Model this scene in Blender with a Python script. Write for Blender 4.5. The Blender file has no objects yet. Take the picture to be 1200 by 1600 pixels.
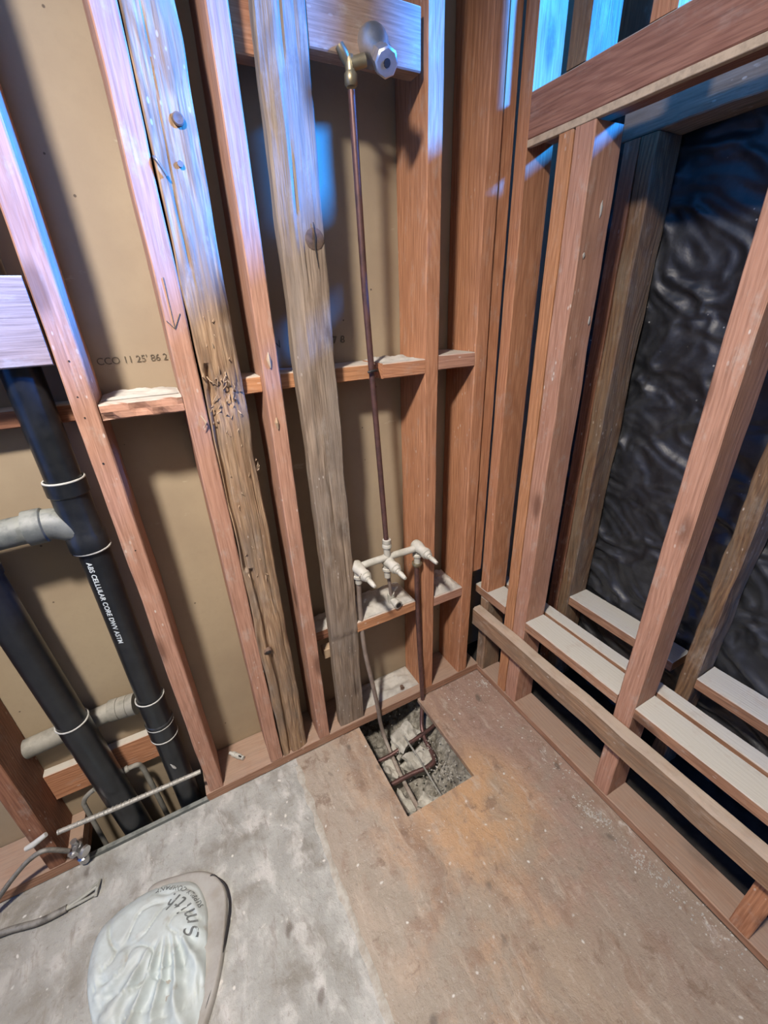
import bpy, bmesh, math, random
from mathutils import Vector, Matrix, noise
random.seed(7)
S = bpy.context.scene
C = S.collection

# ------------------------------------------------------------------ camera
def make_camera():
    a, b, c = 4.73232710e-01, -4.51693643e-01, -4.05406174e-02
    w = Vector((math.sin(a)*math.cos(b), math.cos(a)*math.cos(b), math.sin(b)))
    r = Vector((math.cos(a), -math.sin(a), 0)); u = r.cross(w)
    r2 = math.cos(c)*r + math.sin(c)*u; u2 = -math.sin(c)*r + math.cos(c)*u
    cd = bpy.data.cameras.new('camera'); co = bpy.data.objects.new('camera', cd); C.objects.link(co)
    m = Matrix((r2, u2, -w)).transposed().to_4x4()
    m.translation = Vector((-0.930, -1.004, 1.407))
    co.matrix_world = m
    cd.sensor_fit = 'HORIZONTAL'; cd.sensor_width = 36; cd.lens = 655.93*36/1200
    cd.clip_start = 0.02; cd.clip_end = 60
    S.camera = co
make_camera()

# ------------------------------------------------------------------ world, lights, exposure
W = bpy.data.worlds.new('sky'); S.world = W; W.use_nodes = True
bg = W.node_tree.nodes['Background']; bg.inputs[0].default_value = (0.30, 0.55, 1.0, 1); bg.inputs[1].default_value = 0.35
def area(name, loc, target, size, power, col, shape='DISK'):
    l = bpy.data.lights.new(name, 'AREA'); l.shape = shape; l.size = size; l.energy = power; l.color = col
    o = bpy.data.objects.new(name, l); C.objects.link(o); o.location = loc
    o.rotation_euler = (Vector(target)-Vector(loc)).to_track_quat('-Z', 'Y').to_euler(); return o
area('window_daylight', (1.90, -1.62, 2.72), (-0.5, 0.0, 1.7), 0.36, 1300, (0.008, 0.22, 1.0))
area('ceiling_lamp_light', (-1.375, -0.90, 2.43), (-0.72, -0.45, 0.0), 0.17, 38, (1.0, 0.91, 0.83)).data.spread = math.radians(122)
area('added_fill_light', (-1.3, -1.9, 2.3), (-0.5, 0.0, 0.7), 1.3, 3.5, (1.0, 0.97, 0.96))  # added soft fill, no fixture behind it
S.view_settings.view_transform = 'Standard'; S.view_settings.look = 'None'
S.view_settings.exposure = 0.0; S.view_settings.gamma = 1.0; S.view_settings.use_curve_mapping = False

# ------------------------------------------------------------------ node helpers
class NT:
    def __init__(s, name):
        s.m = bpy.data.materials.new(name); s.m.use_nodes = True; s.t = s.m.node_tree
        s.b = s.t.nodes['Principled BSDF']
    def n(s, typ, **kw):
        x = s.t.nodes.new(typ)
        for k, v in kw.items():
            if k.startswith('_'):
                key = k[1:]; key = int(key) if key.isdigit() else key.replace('_', ' ')
                s.put(x.inputs[key], v)
            else: setattr(x, k, v)
        return x
    def put(s, sock, v):
        if isinstance(v, bpy.types.NodeSocket): s.t.links.new(v, sock)
        else:
            if isinstance(v, (tuple, list)) and len(v) == 3 and sock.type == 'RGBA': v = (*v, 1)
            sock.default_value = v
    def math(s, op, a, b=0.0, c=None, clamp=False):
        x = s.n('ShaderNodeMath', operation=op); x.use_clamp = clamp
        s.put(x.inputs[0], a); s.put(x.inputs[1], b)
        if c is not None: s.put(x.inputs[2], c)
        return x.outputs[0]
    def vm(s, op, a, b=None, sc=None):
        x = s.n('ShaderNodeVectorMath', operation=op); s.put(x.inputs[0], a)
        if b is not None: s.put(x.inputs[1], b)
        if sc is not None: s.put(x.inputs['Scale'], sc)
        return x.outputs[0]
    def noise(s, v, scale, detail=3.0, rough=0.5):
        x = s.n('ShaderNodeTexNoise'); s.put(x.inputs['Vector'], v); x.inputs['Scale'].default_value = scale
        x.inputs['Detail'].default_value = detail; x.inputs['Roughness'].default_value = rough
        return x.outputs[0]
    def vor(s, v, scale, feature='F1', rnd=1.0):
        x = s.n('ShaderNodeTexVoronoi', feature=feature); s.put(x.inputs['Vector'], v)
        x.inputs['Scale'].default_value = scale; x.inputs['Randomness'].default_value = rnd; return x.outputs[0]
    def mr(s, v, a, b, c=0.0, d=1.0, smooth=True):
        x = s.n('ShaderNodeMapRange'); x.interpolation_type = 'SMOOTHSTEP' if smooth else 'LINEAR'
        s.put(x.inputs[0], v)
        for i, q in enumerate((a, b, c, d)): x.inputs[i+1].default_value = q
        return x.outputs[0]
    def mix(s, f, a, b, blend='MIX'):
        x = s.n('ShaderNodeMix', data_type='RGBA', blend_type=blend); s.put(x.inputs[0], f)
        s.put(x.inputs[6], a); s.put(x.inputs[7], b); return x.outputs[2]
    def map(s, v, sc, loc=(0, 0, 0)):
        x = s.n('ShaderNodeMapping'); s.put(x.inputs[0], v); x.inputs['Scale'].default_value = sc
        x.inputs['Location'].default_value = loc; return x.outputs[0]
    def bump(s, h, st, dist=0.002):
        x = s.n('ShaderNodeBump'); s.put(x.inputs['Height'], h); x.inputs['Strength'].default_value = st
        x.inputs['Distance'].default_value = dist; s.t.links.new(x.outputs[0], s.b.inputs['Normal'])
    def coords(s, rnd=True):
        o = s.n('ShaderNodeTexCoord').outputs['Object']
        if not rnd: return o
        r = s.n('ShaderNodeObjectInfo').outputs['Random']
        k = s.n('ShaderNodeCombineXYZ'); s.put(k.inputs[0], s.math('MULTIPLY', r, 7.3))
        s.put(k.inputs[1], s.math('MULTIPLY', r, 13.7)); s.put(k.inputs[2], s.math('MULTIPLY', r, 31.1))
        return s.vm('ADD', o, k.outputs[0])
    def up(s):
        g = s.n('ShaderNodeNewGeometry'); x = s.n('ShaderNodeSeparateXYZ'); s.put(x.inputs[0], g.outputs['Normal'])
        return x.outputs[2]
    def out(s, col, rough=0.8, metal=0.0, spec=None):
        s.put(s.b.inputs['Base Color'], col); s.put(s.b.inputs['Roughness'], rough); s.b.inputs['Metallic'].default_value = metal
        if spec is not None: s.b.inputs['Specular IOR Level'].default_value = spec
        return s.m

DUST = (0.50, 0.48, 0.42)
def wood(name, c1, c2, cdark, weather=0.0, wcol=(0.30, 0.27, 0.24), ring=260, dust=0.9, specks=0.5, bump=0.35, dustcol=DUST, grit=0.25):
    t = NT(name); o = t.coords()
    sv = t.map(o, (1, 1, 0.10))
    # growth rings: distance from a far pith, bent by slow noise along the board
    nz = t.noise(t.map(o, (5, 5, 1.6)), 1.0, 2.0)
    px = t.n('ShaderNodeSeparateXYZ'); t.put(px.inputs[0], o)
    oo = t.n('ShaderNodeTexCoord').outputs['Object']; q = t.n('ShaderNodeSeparateXYZ'); t.put(q.inputs[0], oo)
    dx = t.math('ADD', q.outputs[0], 0.015); dy = t.math('ADD', q.outputs[1], 0.10)
    rr = t.math('SQRT', t.math('ADD', t.math('MULTIPLY', dx, dx), t.math('MULTIPLY', dy, dy)))
    rr = t.math('ADD', rr, t.math('MULTIPLY', nz, 0.16))
    rr = t.math('ADD', rr, t.math('MULTIPLY', t.noise(sv, 30, 3), 0.006))
    ringv = t.math('SINE', t.math('MULTIPLY', rr, ring*2.2))
    ringf = t.mr(ringv, -0.6, 1.0)
    fine = t.noise(t.map(o, (1, 1, 0.04)), 260, 3, 0.6)
    col = t.mix(t.math('MULTIPLY', ringf, 0.75), c1, c2)
    col = t.mix(t.mr(fine, 0.35, 0.75), col, tuple(v*0.72 for v in c2))
    blot = t.noise(t.map(o, (1, 1, 0.35)), 9, 4, 0.6)
    col = t.mix(t.mr(blot, 0.50, 0.80, 0, 0.55), col, cdark)
    # knots
    kv = t.vor(t.map(o, (9, 9, 3.2)), 1.0); kn = t.mr(kv, 0.07, 0.20, 1, 0)
    col = t.mix(t.math('MULTIPLY', kn, 0.75), col, tuple(v*0.45 for v in cdark))
    if weather > 0:
        wn = t.noise(t.map(o, (1, 1, 0.3)), 14, 5, 0.65)
        col = t.mix(t.mr(wn, 0.62-0.45*weather, 0.80-0.30*weather, 0, min(1, 0.55+weather*0.4)), col, wcol)
        st = t.noise(t.map(o, (1, 1, 0.05)), 70, 4, 0.7)
        col = t.mix(t.mr(st, 0.52, 0.70, 0, 0.55), col, tuple(v*0.42 for v in wcol))
    # ingrained plaster dust and specks
    gn = t.noise(t.map(o, (1, 1, 0.5)), 26, 5, 0.7)
    col = t.mix(t.mr(gn, 0.52, 0.78, 0, grit), col, dustcol)
    sp = t.vor(t.map(o, (1, 1, 0.45)), 62); big = t.noise(o, 5, 2)
    m = t.math('MULTIPLY', t.mr(sp, 0.09, 0.16, 1, 0), t.mr(big, 0.60-0.12*specks, 0.66, 0, 1))
    col = t.mix(t.math('MULTIPLY', m, min(1, specks)), col, (0.66, 0.60, 0.52))
    # dust lying on upward faces
    u = t.mr(t.up(), 0.45, 0.85); dn = t.noise(o, 22, 4, 0.6)
    dm = t.math('MULTIPLY', u, t.mr(dn, 0.30, 0.55, dust*0.72, dust))
    col = t.mix(dm, col, dustcol)
    h = t.math('ADD', t.math('MULTIPLY', ringf, 0.25), t.math('ADD', fine, t.math('MULTIPLY', gn, 0.8)))
    t.bump(h, bump, 0.0018)
    return t.out(col, 0.78, spec=0.3)

M = {}
M['fir'] = wood('red_fir', (0.51, 0.248, 0.132), (0.43, 0.192, 0.098), (0.27, 0.108, 0.056), dust=0.95)
M['fir_pink'] = wood('pinkish_fir', (0.48, 0.265, 0.180), (0.42, 0.220, 0.145), (0.30, 0.140, 0.088), grit=0.45, specks=0.8)
M['fir_dark'] = wood('dark_shade_toned_fir', (0.30, 0.140, 0.080), (0.22, 0.095, 0.055), (0.13, 0.055, 0.035), grit=0.25)  # dark brown fir; on the outer stud its darkness stands in for shade
M['fir_orange'] = wood('orange_fir', (0.52, 0.255, 0.125), (0.44, 0.205, 0.095), (0.30, 0.120, 0.060), dust=0.9)
M['old'] = wood('old_grey_brown_timber', (0.44, 0.290, 0.170), (0.27, 0.160, 0.090), (0.11, 0.062, 0.038), weather=0.55, wcol=(0.22, 0.165, 0.120), ring=210, bump=0.8)
M['grey'] = wood('weathered_grey_timber', (0.31, 0.235, 0.170), (0.205, 0.148, 0.104), (0.12, 0.082, 0.060), weather=0.5, wcol=(0.24, 0.195, 0.155), ring=170, bump=0.8)
M['plate'] = wood('dusty_reddish_plate', (0.38, 0.215, 0.135), (0.31, 0.165, 0.10), (0.2, 0.10, 0.065), dust=0.62, grit=0.45, dustcol=(0.34, 0.265, 0.205))
M['dark_felt'] = None
M['sill'] = wood('dusty_brown_timber', (0.40, 0.225, 0.135), (0.30, 0.155, 0.090), (0.20, 0.10, 0.06), dust=1.15, grit=0.45, specks=0.3)
M['ledge'] = wood('dirty_ledger_timber', (0.37, 0.235, 0.140), (0.29, 0.170, 0.100), (0.12, 0.07, 0.045), weather=0.5, wcol=(0.20, 0.145, 0.10), dust=0.75, grit=0.6, dustcol=(0.46, 0.39, 0.31))
M['ledge2'] = wood('greyed_board', (0.36, 0.25, 0.19), (0.31, 0.21, 0.155), (0.18, 0.12, 0.09), grit=0.35, specks=0.2)
M['bark'] = wood('mottled_bark_edge_timber', (0.25, 0.150, 0.080), (0.15, 0.085, 0.050), (0.06, 0.032, 0.020), weather=0.5, wcol=(0.19, 0.145, 0.10), bump=1.0)
M['header'] = wood('brown_header_timber', (0.34, 0.170, 0.115), (0.27, 0.125, 0.085), (0.17, 0.075, 0.05), grit=0.18, specks=0.15)

M.pop('dark_felt')
def m_paper():
    t = NT('tan_paper_faced_board'); o = t.coords(False)
    n = t.noise(o, 3.0, 4, 0.6); f = t.noise(o, 60, 4, 0.7)
    col = t.mix(t.mr(n, 0.35, 0.7), (0.375, 0.300, 0.200), (0.320, 0.250, 0.168))
    col = t.mix(t.mr(f, 0.45, 0.75, 0, 0.18), col, (0.28, 0.22, 0.15))
    sc = t.noise(t.map(o, (7, 1, 22)), 1.2, 4, 0.7)
    col = t.mix(t.mr(sc, 0.68, 0.76, 0, 0.45), col, (0.58, 0.51, 0.37))
    sp = t.vor(o, 17); col = t.mix(t.mr(sp, 0.030, 0.055, 0.85, 0), col, (0.07, 0.05, 0.035))
    t.bump(f, 0.12); return t.out(col, 0.7, spec=0.35)
M['paper'] = m_paper()

def m_floor(name, left):
    t = NT(name); o = t.coords(False)
    sp = t.n('ShaderNodeSeparateXYZ'); t.put(sp.inputs[0], o); X, Y = sp.outputs[0], sp.outputs[1]
    wv = t.n('ShaderNodeTexNoise'); t.put(wv.inputs['Vector'], o); wv.inputs['Scale'].default_value = 7; wv.inputs['Detail'].default_value = 3
    q = t.vm('ADD', o, t.vm('SCALE', t.vm('SUBTRACT', wv.outputs[1], (0.5, 0.5, 0.5)), sc=0.07))
    wv2 = t.n('ShaderNodeTexNoise'); t.put(wv2.inputs['Vector'], o); wv2.inputs['Scale'].default_value = 24; wv2.inputs['Detail'].default_value = 2
    q2 = t.vm('ADD', q, t.vm('SCALE', t.vm('SUBTRACT', wv2.outputs[1], (0.5, 0.5, 0.5)), sc=0.03))
    n1 = t.noise(o, 4.2, 5, 0.65); n2 = t.noise(q, 15, 6, 0.68); n3 = t.noise(t.map(q2, (1, 1, 1), (3, 7, 0)), 9, 5, 0.62)
    st = t.noise(t.map(q, (15, 2.2, 1)), 1.0, 5, 0.65); st2 = t.noise(t.map(q, (46, 8, 1), (2, 5, 0)), 1.0, 6, 0.72); gr = t.noise(o, 75, 4, 0.75)
    sw = t.noise(t.map(q2, (20, 13, 1), (8, 1, 0)), 1.0, 4, 0.6)
    if left:
        col = t.mix(t.mr(n1, 0.3, 0.7), (0.385, 0.39, 0.36), (0.275, 0.275, 0.25))
        col = t.mix(t.mr(n3, 0.44, 0.72, 0, 0.85), col, (0.195, 0.180, 0.150))
        col = t.mix(t.mr(sw, 0.46, 0.72, 0, 0.80), col, (0.53, 0.52, 0.485))
        col = t.mix(t.mr(st2, 0.54, 0.68, 0, 0.55), col, (0.20, 0.175, 0.145))
        col = t.mix(t.mr(X, -1.15, -1.75, 0, 0.45), col, (0.235, 0.205, 0.155))
    else:
        col = t.mix(t.mr(st, 0.38, 0.62), (0.41, 0.275, 0.175), (0.235, 0.150, 0.098))
        pink = t.mr(t.math('ADD', X, t.math('MULTIPLY', n1, 0.25)), -0.36, 0.0)
        col = t.mix(t.math('MULTIPLY', pink, 0.8), col, (0.285, 0.195, 0.158))
        dn = t.n('ShaderNodeVectorMath', operation='DISTANCE'); t.put(dn.inputs[0], q2); dn.inputs[1].default_value = (-0.34, -0.44, 0.0)
        col = t.mix(t.mr(dn.outputs['Value'], 0.08, 0.26, 0.85, 0), col, (0.44, 0.27, 0.14))
        ed = t.math('ADD', t.math('MULTIPLY', t.mr(X, -0.16, -0.03), 0.22), t.noise(t.map(q2, (22, 11, 1), (4, 4, 0)), 1.0, 5, 0.7))
        smear = t.mr(ed, 0.80, 0.90, 0, 0.75)
        g = t.math('ADD', t.math('MULTIPLY', t.math('ADD', X, 0.80), -2.6), t.math('MULTIPLY', n3, 1.7))
        col = t.mix(t.mr(g, -0.05, 0.75, 0, 0.80), col, (0.34, 0.30, 0.245))
        far = t.math('ADD', t.math('MULTIPLY', Y, -0.45), n3)
        col = t.mix(t.mr(far, 0.62, 0.92, 0, 0.65), col, (0.27, 0.232, 0.180))
        col = t.mix(t.mr(st2, 0.53, 0.68, 0, 0.60), col, (0.43, 0.365, 0.29))
        col = t.mix(t.mr(sw, 0.53, 0.67, 0, 0.50), col, (0.225, 0.145, 0.100))
        col = t.mix(t.mr(n2, 0.57, 0.68, 0, 0.65), col, (0.17, 0.11, 0.075)); col = t.mix(smear, col, (0.50, 0.46, 0.41))
        col = t.mix(t.mr(n3, 0.40, 0.30, 0, 0.45), col, (0.42, 0.37, 0.30))
    col = t.mix(t.mr(gr, 0.56, 0.72, 0, 0.45), col, (0.14, 0.11, 0.085)); col = t.mix(t.mr(gr, 0.44, 0.28, 0, 0.40), col, (0.50, 0.46, 0.40))
    s1 = t.vor(q, 26); col = t.mix(t.math('MULTIPLY', t.mr(s1, 0.05, 0.13, 1, 0), t.mr(n3, 0.40, 0.55)), col, (0.58, 0.56, 0.51))
    s2 = t.vor(t.map(q2, (1, 0.6, 1), (5, 2, 0)), 9); col = t.mix(t.mr(s2, 0.05, 0.13, 0.7, 0), col, (0.10, 0.080, 0.065))
    h = t.math('ADD', t.math('MULTIPLY', n2, 0.8), t.math('ADD', t.math('MULTIPLY', sw, 1.3), t.math('MULTIPLY', gr, 0.7)))
    t.bump(h, 0.75, 0.006); return t.out(col, 0.66, spec=0.4)
M['floor_cement'] = m_floor('cement_stained_plywood', True)
M['floor_ply'] = m_floor('worn_plywood', False)

def m_plain(name, c, rough=0.6, metal=0.0, c2=None, scale=20, bump=0.15, dust=0.0, spec=None, dcol=DUST):
    t = NT(name); o = t.coords(); n = t.noise(o, scale, 5, 0.65)
    col = t.mix(t.mr(n, 0.35, 0.7), c, c2 or tuple(v*0.7 for v in c))
    if dust:
        u = t.mr(t.up(), 0.0, 0.8, 0.15, 1); d = t.noise(o, 35, 4, 0.65)
        col = t.mix(t.math('MULTIPLY', u, t.mr(d, 0.3, 0.6, 0, dust)), col, dcol)
    t.bump(n, bump, 0.001); return t.out(col, rough, metal, spec)
M['abs'] = m_plain('black_abs_plastic', (0.006, 0.008, 0.011), 0.30, c2=(0.013, 0.015, 0.018), dust=0.06)
M['abs_dusty'] = m_plain('dusty_black_plastic', (0.075, 0.085, 0.080), 0.55, c2=(0.16, 0.17, 0.155), dust=0.55, dcol=(0.33, 0.34, 0.30))
M['pipe_grey'] = m_plain('dusty_grey_pipe', (0.17, 0.165, 0.14), 0.7, c2=(0.25, 0.24, 0.205), dust=0.3)
M['cement_ring'] = m_plain('pale_solvent_cement', (0.52, 0.52, 0.48), 0.5)
M['print_white'] = m_plain('white_print', (0.62, 0.68, 0.70), 0.6)
M['ink'] = m_plain('faded_black_ink', (0.075, 0.060, 0.040), 0.8, c2=(0.16, 0.125, 0.08), scale=220)
M['copper'] = m_plain('tarnished_copper', (0.165, 0.085, 0.072), 0.42, metal=0.5, c2=(0.10, 0.058, 0.052), scale=40)
M['copper_dusty'] = m_plain('dusty_copper', (0.25, 0.195, 0.155), 0.65, c2=(0.165, 0.12, 0.095), dust=0.4)
M['brass_dusty'] = m_plain('dust_coated_brass', (0.46, 0.44, 0.37), 0.6, c2=(0.36, 0.345, 0.28), dust=0.5, dcol=(0.62, 0.60, 0.54))
M['brass'] = m_plain('dull_brass', (0.36, 0.33, 0.23), 0.42, metal=0.75, c2=(0.30, 0.24, 0.14))
M['chrome'] = m_plain('scuffed_chrome', (0.66, 0.66, 0.66), 0.34, metal=0.9, c2=(0.5, 0.5, 0.5), bump=0.05)
M['steel'] = m_plain('grey_steel', (0.33, 0.32, 0.31), 0.4, metal=0.8)
M['rust'] = m_plain('rusty_steel', (0.16, 0.10, 0.07), 0.7, metal=0.3)
M['cable'] = m_plain('dark_cable_jacket', (0.055, 0.050, 0.042), 0.55, c2=(0.11, 0.10, 0.085), dust=0.35)
M['cable_pale'] = m_plain('frayed_pale_cable_end', (0.36, 0.36, 0.31), 0.7)
M['black'] = m_plain('black_detail', (0.018, 0.016, 0.016), 0.6)
M['hose'] = m_plain('dusty_braided_hose', (0.30, 0.29, 0.25), 0.5, metal=0.2, c2=(0.20, 0.19, 0.17), dust=0.5)
M['felt'] = m_plain('black_building_felt', (0.022, 0.021, 0.020), 0.8, c2=(0.045, 0.04, 0.035), spec=0.2)
M['gypsum'] = m_plain('painted_drywall', (0.30, 0.285, 0.265), 0.85)
M['plaster'] = m_plain('plaster_crumb', (0.50, 0.475, 0.42), 0.9)
M['splinter'] = m_plain('pale_splinter_wood', (0.46, 0.34, 0.22), 0.8, c2=(0.34, 0.22, 0.13))
M['strip'] = m_plain('pale_plywood_edge', (0.52, 0.40, 0.27), 0.8, scale=60)

def m_dirt():
    t = NT('crumbly_grey_dirt'); o = t.coords(False); n = t.noise(o, 25, 6, 0.75); v = t.vor(o, 45)
    col = t.mix(t.mr(n, 0.35, 0.65), (0.16, 0.145, 0.115), (0.36, 0.34, 0.285))
    t.bump(t.math('ADD', n, v), 0.9, 0.01); return t.out(col, 0.95, spec=0.1)
M['dirt'] = m_dirt()
M['concrete'] = m_plain('broken_concrete', (0.50, 0.48, 0.41), 0.9, c2=(0.34, 0.325, 0.27), scale=35, bump=0.8)

def m_poly():
    t = NT('black_polythene'); o = t.coords(False); n = t.noise(o, 24, 4, 0.6)
    col = t.mix(t.mr(n, 0.4, 0.7), (0.012, 0.013, 0.015), (0.030, 0.032, 0.034))
    sp = t.vor(o, 30); big = t.noise(o, 4, 2)
    col = t.mix(t.math('MULTIPLY', t.mr(sp, 0.04, 0.09, 1, 0), t.mr(big, 0.5, 0.6)), col, (0.35, 0.35, 0.33))
    t.bump(n, 0.35, 0.004); return t.out(col, 0.48, spec=0.75)
M['poly'] = m_poly()
def m_bag():
    t = NT('dusty_white_bag_plastic'); o = t.coords(False); n = t.noise(o, 10, 5, 0.65); f = t.noise(o, 28, 4)
    col = t.mix(t.mr(n, 0.35, 0.7), (0.47, 0.53, 0.52), (0.37, 0.40, 0.38))
    col = t.mix(t.mr(f, 0.60, 0.75, 0, 0.5), col, (0.28, 0.24, 0.19))
    t.bump(f, 0.2, 0.003); return t.out(col, 0.5, spec=0.4)
M['bag'] = m_bag()
M['bag_dirty'] = m_plain('grimy_bag_flap', (0.335, 0.325, 0.295), 0.6, c2=(0.255, 0.235, 0.20), scale=14)

# ------------------------------------------------------------------ mesh helpers
def tag(o, label=None, cat=None, group=None, kind=None):
    if label: o['label'] = label
    if cat: o['category'] = cat
    if group: o['group'] = group
    if kind: o['kind'] = kind
    return o
def link(name, me, mat, parent=None, mw=None, smooth=False):
    me.materials.append(mat)
    if smooth:
        for p in me.polygons: p.use_smooth = True
    o = bpy.data.objects.new(name, me); C.objects.link(o)
    if mw is not None: o.matrix_world = mw
    if parent:
        o.parent = parent
        pm = parent.matrix_world if parent.type != 'EMPTY' else Matrix.Translation(parent.location)
        o.matrix_parent_inverse = pm.inverted()
    return o
def empty(name, loc, label, cat, group=None):
    e = bpy.data.objects.new(name, None); C.objects.link(e); e.location = loc; e.empty_display_size = 0.02
    return tag(e, label, cat, group)

AX = {'z': Matrix(((1,0,0),(0,1,0),(0,0,1))), 'x': Matrix(((0,0,1),(1,0,0),(0,1,0))), 'y': Matrix(((0,1,0),(0,0,1),(1,0,0)))}
def board(name, mat, x0, x1, y0, y1, z0, z1, axis='z', bev=0.0025, rough=0.0006, lean=(0, 0), nx=2, fn=None, parent=None, step=0.05, dw=0.012, smooth=False, seed=None, tiltz=0.0):
    """sawn timber between world bounds, length along axis; local Z is the grain"""
    lo, hi = Vector((x0, y0, z0)), Vector((x1, y1, z1)); sz = hi-lo
    if axis == 'z': w, d, L = sz.x, sz.y, sz.z
    elif axis == 'x': w, d, L = sz.y, sz.z, sz.x
    else: w, d, L = sz.z, sz.x, sz.y
    sd = random.random()*100 if seed is None else seed
    # perimeter, counter-clockwise, centred on the origin
    P = []
    def side(a, b, n):
        for i in range(n+1):
            P.append(a.lerp(b, i/n))
    hw, hd = w/2, d/2; b = min(bev, hw*0.4, hd*0.4)
    nw = max(1, round(w/dw) if nx > 2 else 2); nd = max(1, round(d/0.016) if nx > 2 else 2)
    side(Vector((-hw+b, -hd)), Vector((hw-b, -hd)), nw); side(Vector((hw, -hd+b)), Vector((hw, hd-b)), nd)
    side(Vector((hw-b, hd)), Vector((-hw+b, hd)), nw); side(Vector((-hw, hd-b)), Vector((-hw, -hd+b)), nd)
    n = len(P); ns = max(2, int(L/step)); vs = []; fs = []
    for k in range(ns+1):
        z = L*k/ns
        for p in P:
            q = Vector((p.x*3+sd, p.y*3, z*(6 if rough > 0.001 else 3)))
            q2 = Vector((p.x*25+sd, p.y*25, z*14))
            dx = noise.noise(q)*rough*1.6 + noise.noise(q2)*rough; dy = noise.noise(q+Vector((9, 3, 1)))*rough*1.6 + noise.noise(q2+Vector((4, 8, 2)))*rough
            x, y, zz = p.x+dx, p.y+dy, z
            if fn:
                fx, fy = fn(p.x+hw, p.y+hd, z, w, d); x += fx; y += fy
            x += lean[0]*(z/L); y += lean[1]*(z/L)
            vs.append((x, y, zz))
    for k in range(ns):
        for i in range(n):
            j = (i+1) % n; fs.append((k*n+i, k*n+j, (k+1)*n+j, (k+1)*n+i))
    for k, rev in ((0, True), (ns, False)):
        c = len(vs); vs.append((lean[0]*(k/ns), lean[1]*(k/ns), L*k/ns))
        for i in range(n):
            j = (i+1) % n; a, bb = k*n+i, k*n+j
            fs.append((a, c, bb) if rev else (a, bb, c))
    me = bpy.data.meshes.new(name); me.from_pydata(vs, [], fs); me.update()
    if smooth:
        for p in me.polygons: p.use_smooth = True
        try: me.set_sharp_from_angle(angle=math.radians(32))
        except Exception: pass
    org = {'z': Vector(((x0+x1)/2, (y0+y1)/2, z0)), 'x': Vector((x0, (y0+y1)/2, (z0+z1)/2)), 'y': Vector(((x0+x1)/2, y0, (z0+z1)/2))}[axis]
    mw = AX[axis].to_4x4(); mw.translation = org
    if tiltz: mw = mw @ Matrix.Rotation(tiltz, 4, 'X')
    return link(name, me, mat, parent, mw)

def tube(name, pts, rad, mat, parent=None, seg=16, caps=True, closed=False, hollow=False):
    """round tube through points; rad number or list; smoothed by Catmull-Rom when more than 2 points are given as a curve"""
    pts = [Vector(p) for p in pts]; R = rad if isinstance(rad, (list, tuple)) else [rad]*len(pts)
    vs, fs = [], []; up = None
    for i, p in enumerate(pts):
        a = pts[max(0, i-1)]; b = pts[min(len(pts)-1, i+1)]; t = (b-a).normalized() if (b-a).length > 1e-9 else Vector((0, 0, 1))
        if up is None: up = t.orthogonal().normalized()
        up = (up - t*up.dot(t)).normalized(); s = t.cross(up)
        for k in range(seg):
            an = 2*math.pi*k/seg; vs.append(p + (up*math.cos(an) + s*math.sin(an))*R[i])
    n = len(pts)
    for i in range(n-1):
        for k in range(seg):
            j = (k+1) % seg; fs.append((i*seg+k, i*seg+j, (i+1)*seg+j, (i+1)*seg+k))
    if caps: fs.append(tuple(reversed(range(seg)))); fs.append(tuple((n-1)*seg+k for k in range(seg)))
    c = pts[0].copy(); me = bpy.data.meshes.new(name); me.from_pydata([v-c for v in vs], [], fs); me.update()
    for p in me.polygons: p.use_smooth = len(p.vertices) == 4
    bmx = bmesh.new(); bmx.from_mesh(me); bmesh.ops.recalc_face_normals(bmx, faces=bmx.faces); bmx.to_mesh(me); bmx.free()
    try: me.set_sharp_from_angle(angle=math.radians(40))
    except Exception: pass
    return link(name, me, mat, parent, Matrix.Translation(c))
def curve(pts, n=8):
    P = [Vector(p) for p in pts]; out = []
    for i in range(len(P)-1):
        p0 = P[max(0, i-1)]; p1 = P[i]; p2 = P[i+1]; p3 = P[min(len(P)-1, i+2)]
        for k in range(n):
            t = k/n; out.append(0.5*((2*p1)+(p2-p0)*t+(2*p0-5*p1+4*p2-p3)*t*t+(3*p1-p0-3*p2+p3)*t**3))
    out.append(P[-1]); return out
def lathe(name, a, d, prof, mat, parent=None, seg=20):
    """prof: list of (distance along d, radius) from point a"""
    a = Vector(a); d = Vector(d).normalized()
    # stepped profile keeps direction stable
    u = d.orthogonal().normalized(); s = d.cross(u); vs, fs = [], []
    for (t, r) in prof:
        for k in range(seg):
            an = 2*math.pi*k/seg; vs.append(d*t + (u*math.cos(an)+s*math.sin(an))*max(r, 1e-5))
    n = len(prof)
    for i in range(n-1):
        for k in range(seg):
            j = (k+1) % seg; fs.append((i*seg+k, i*seg+j, (i+1)*seg+j, (i+1)*seg+k))
    fs.append(tuple(reversed(range(seg)))); fs.append(tuple((n-1)*seg+k for k in range(seg)))
    me = bpy.data.meshes.new(name); me.from_pydata(vs, [], fs); me.update()
    bmx = bmesh.new(); bmx.from_mesh(me); bmesh.ops.recalc_face_normals(bmx, faces=bmx.faces); bmx.to_mesh(me); bmx.free()
    for p in me.polygons: p.use_smooth = True
    try: me.set_sharp_from_angle(angle=math.radians(38))
    except Exception: pass
    return link(name, me, mat, parent, Matrix.Translation(a))
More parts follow.
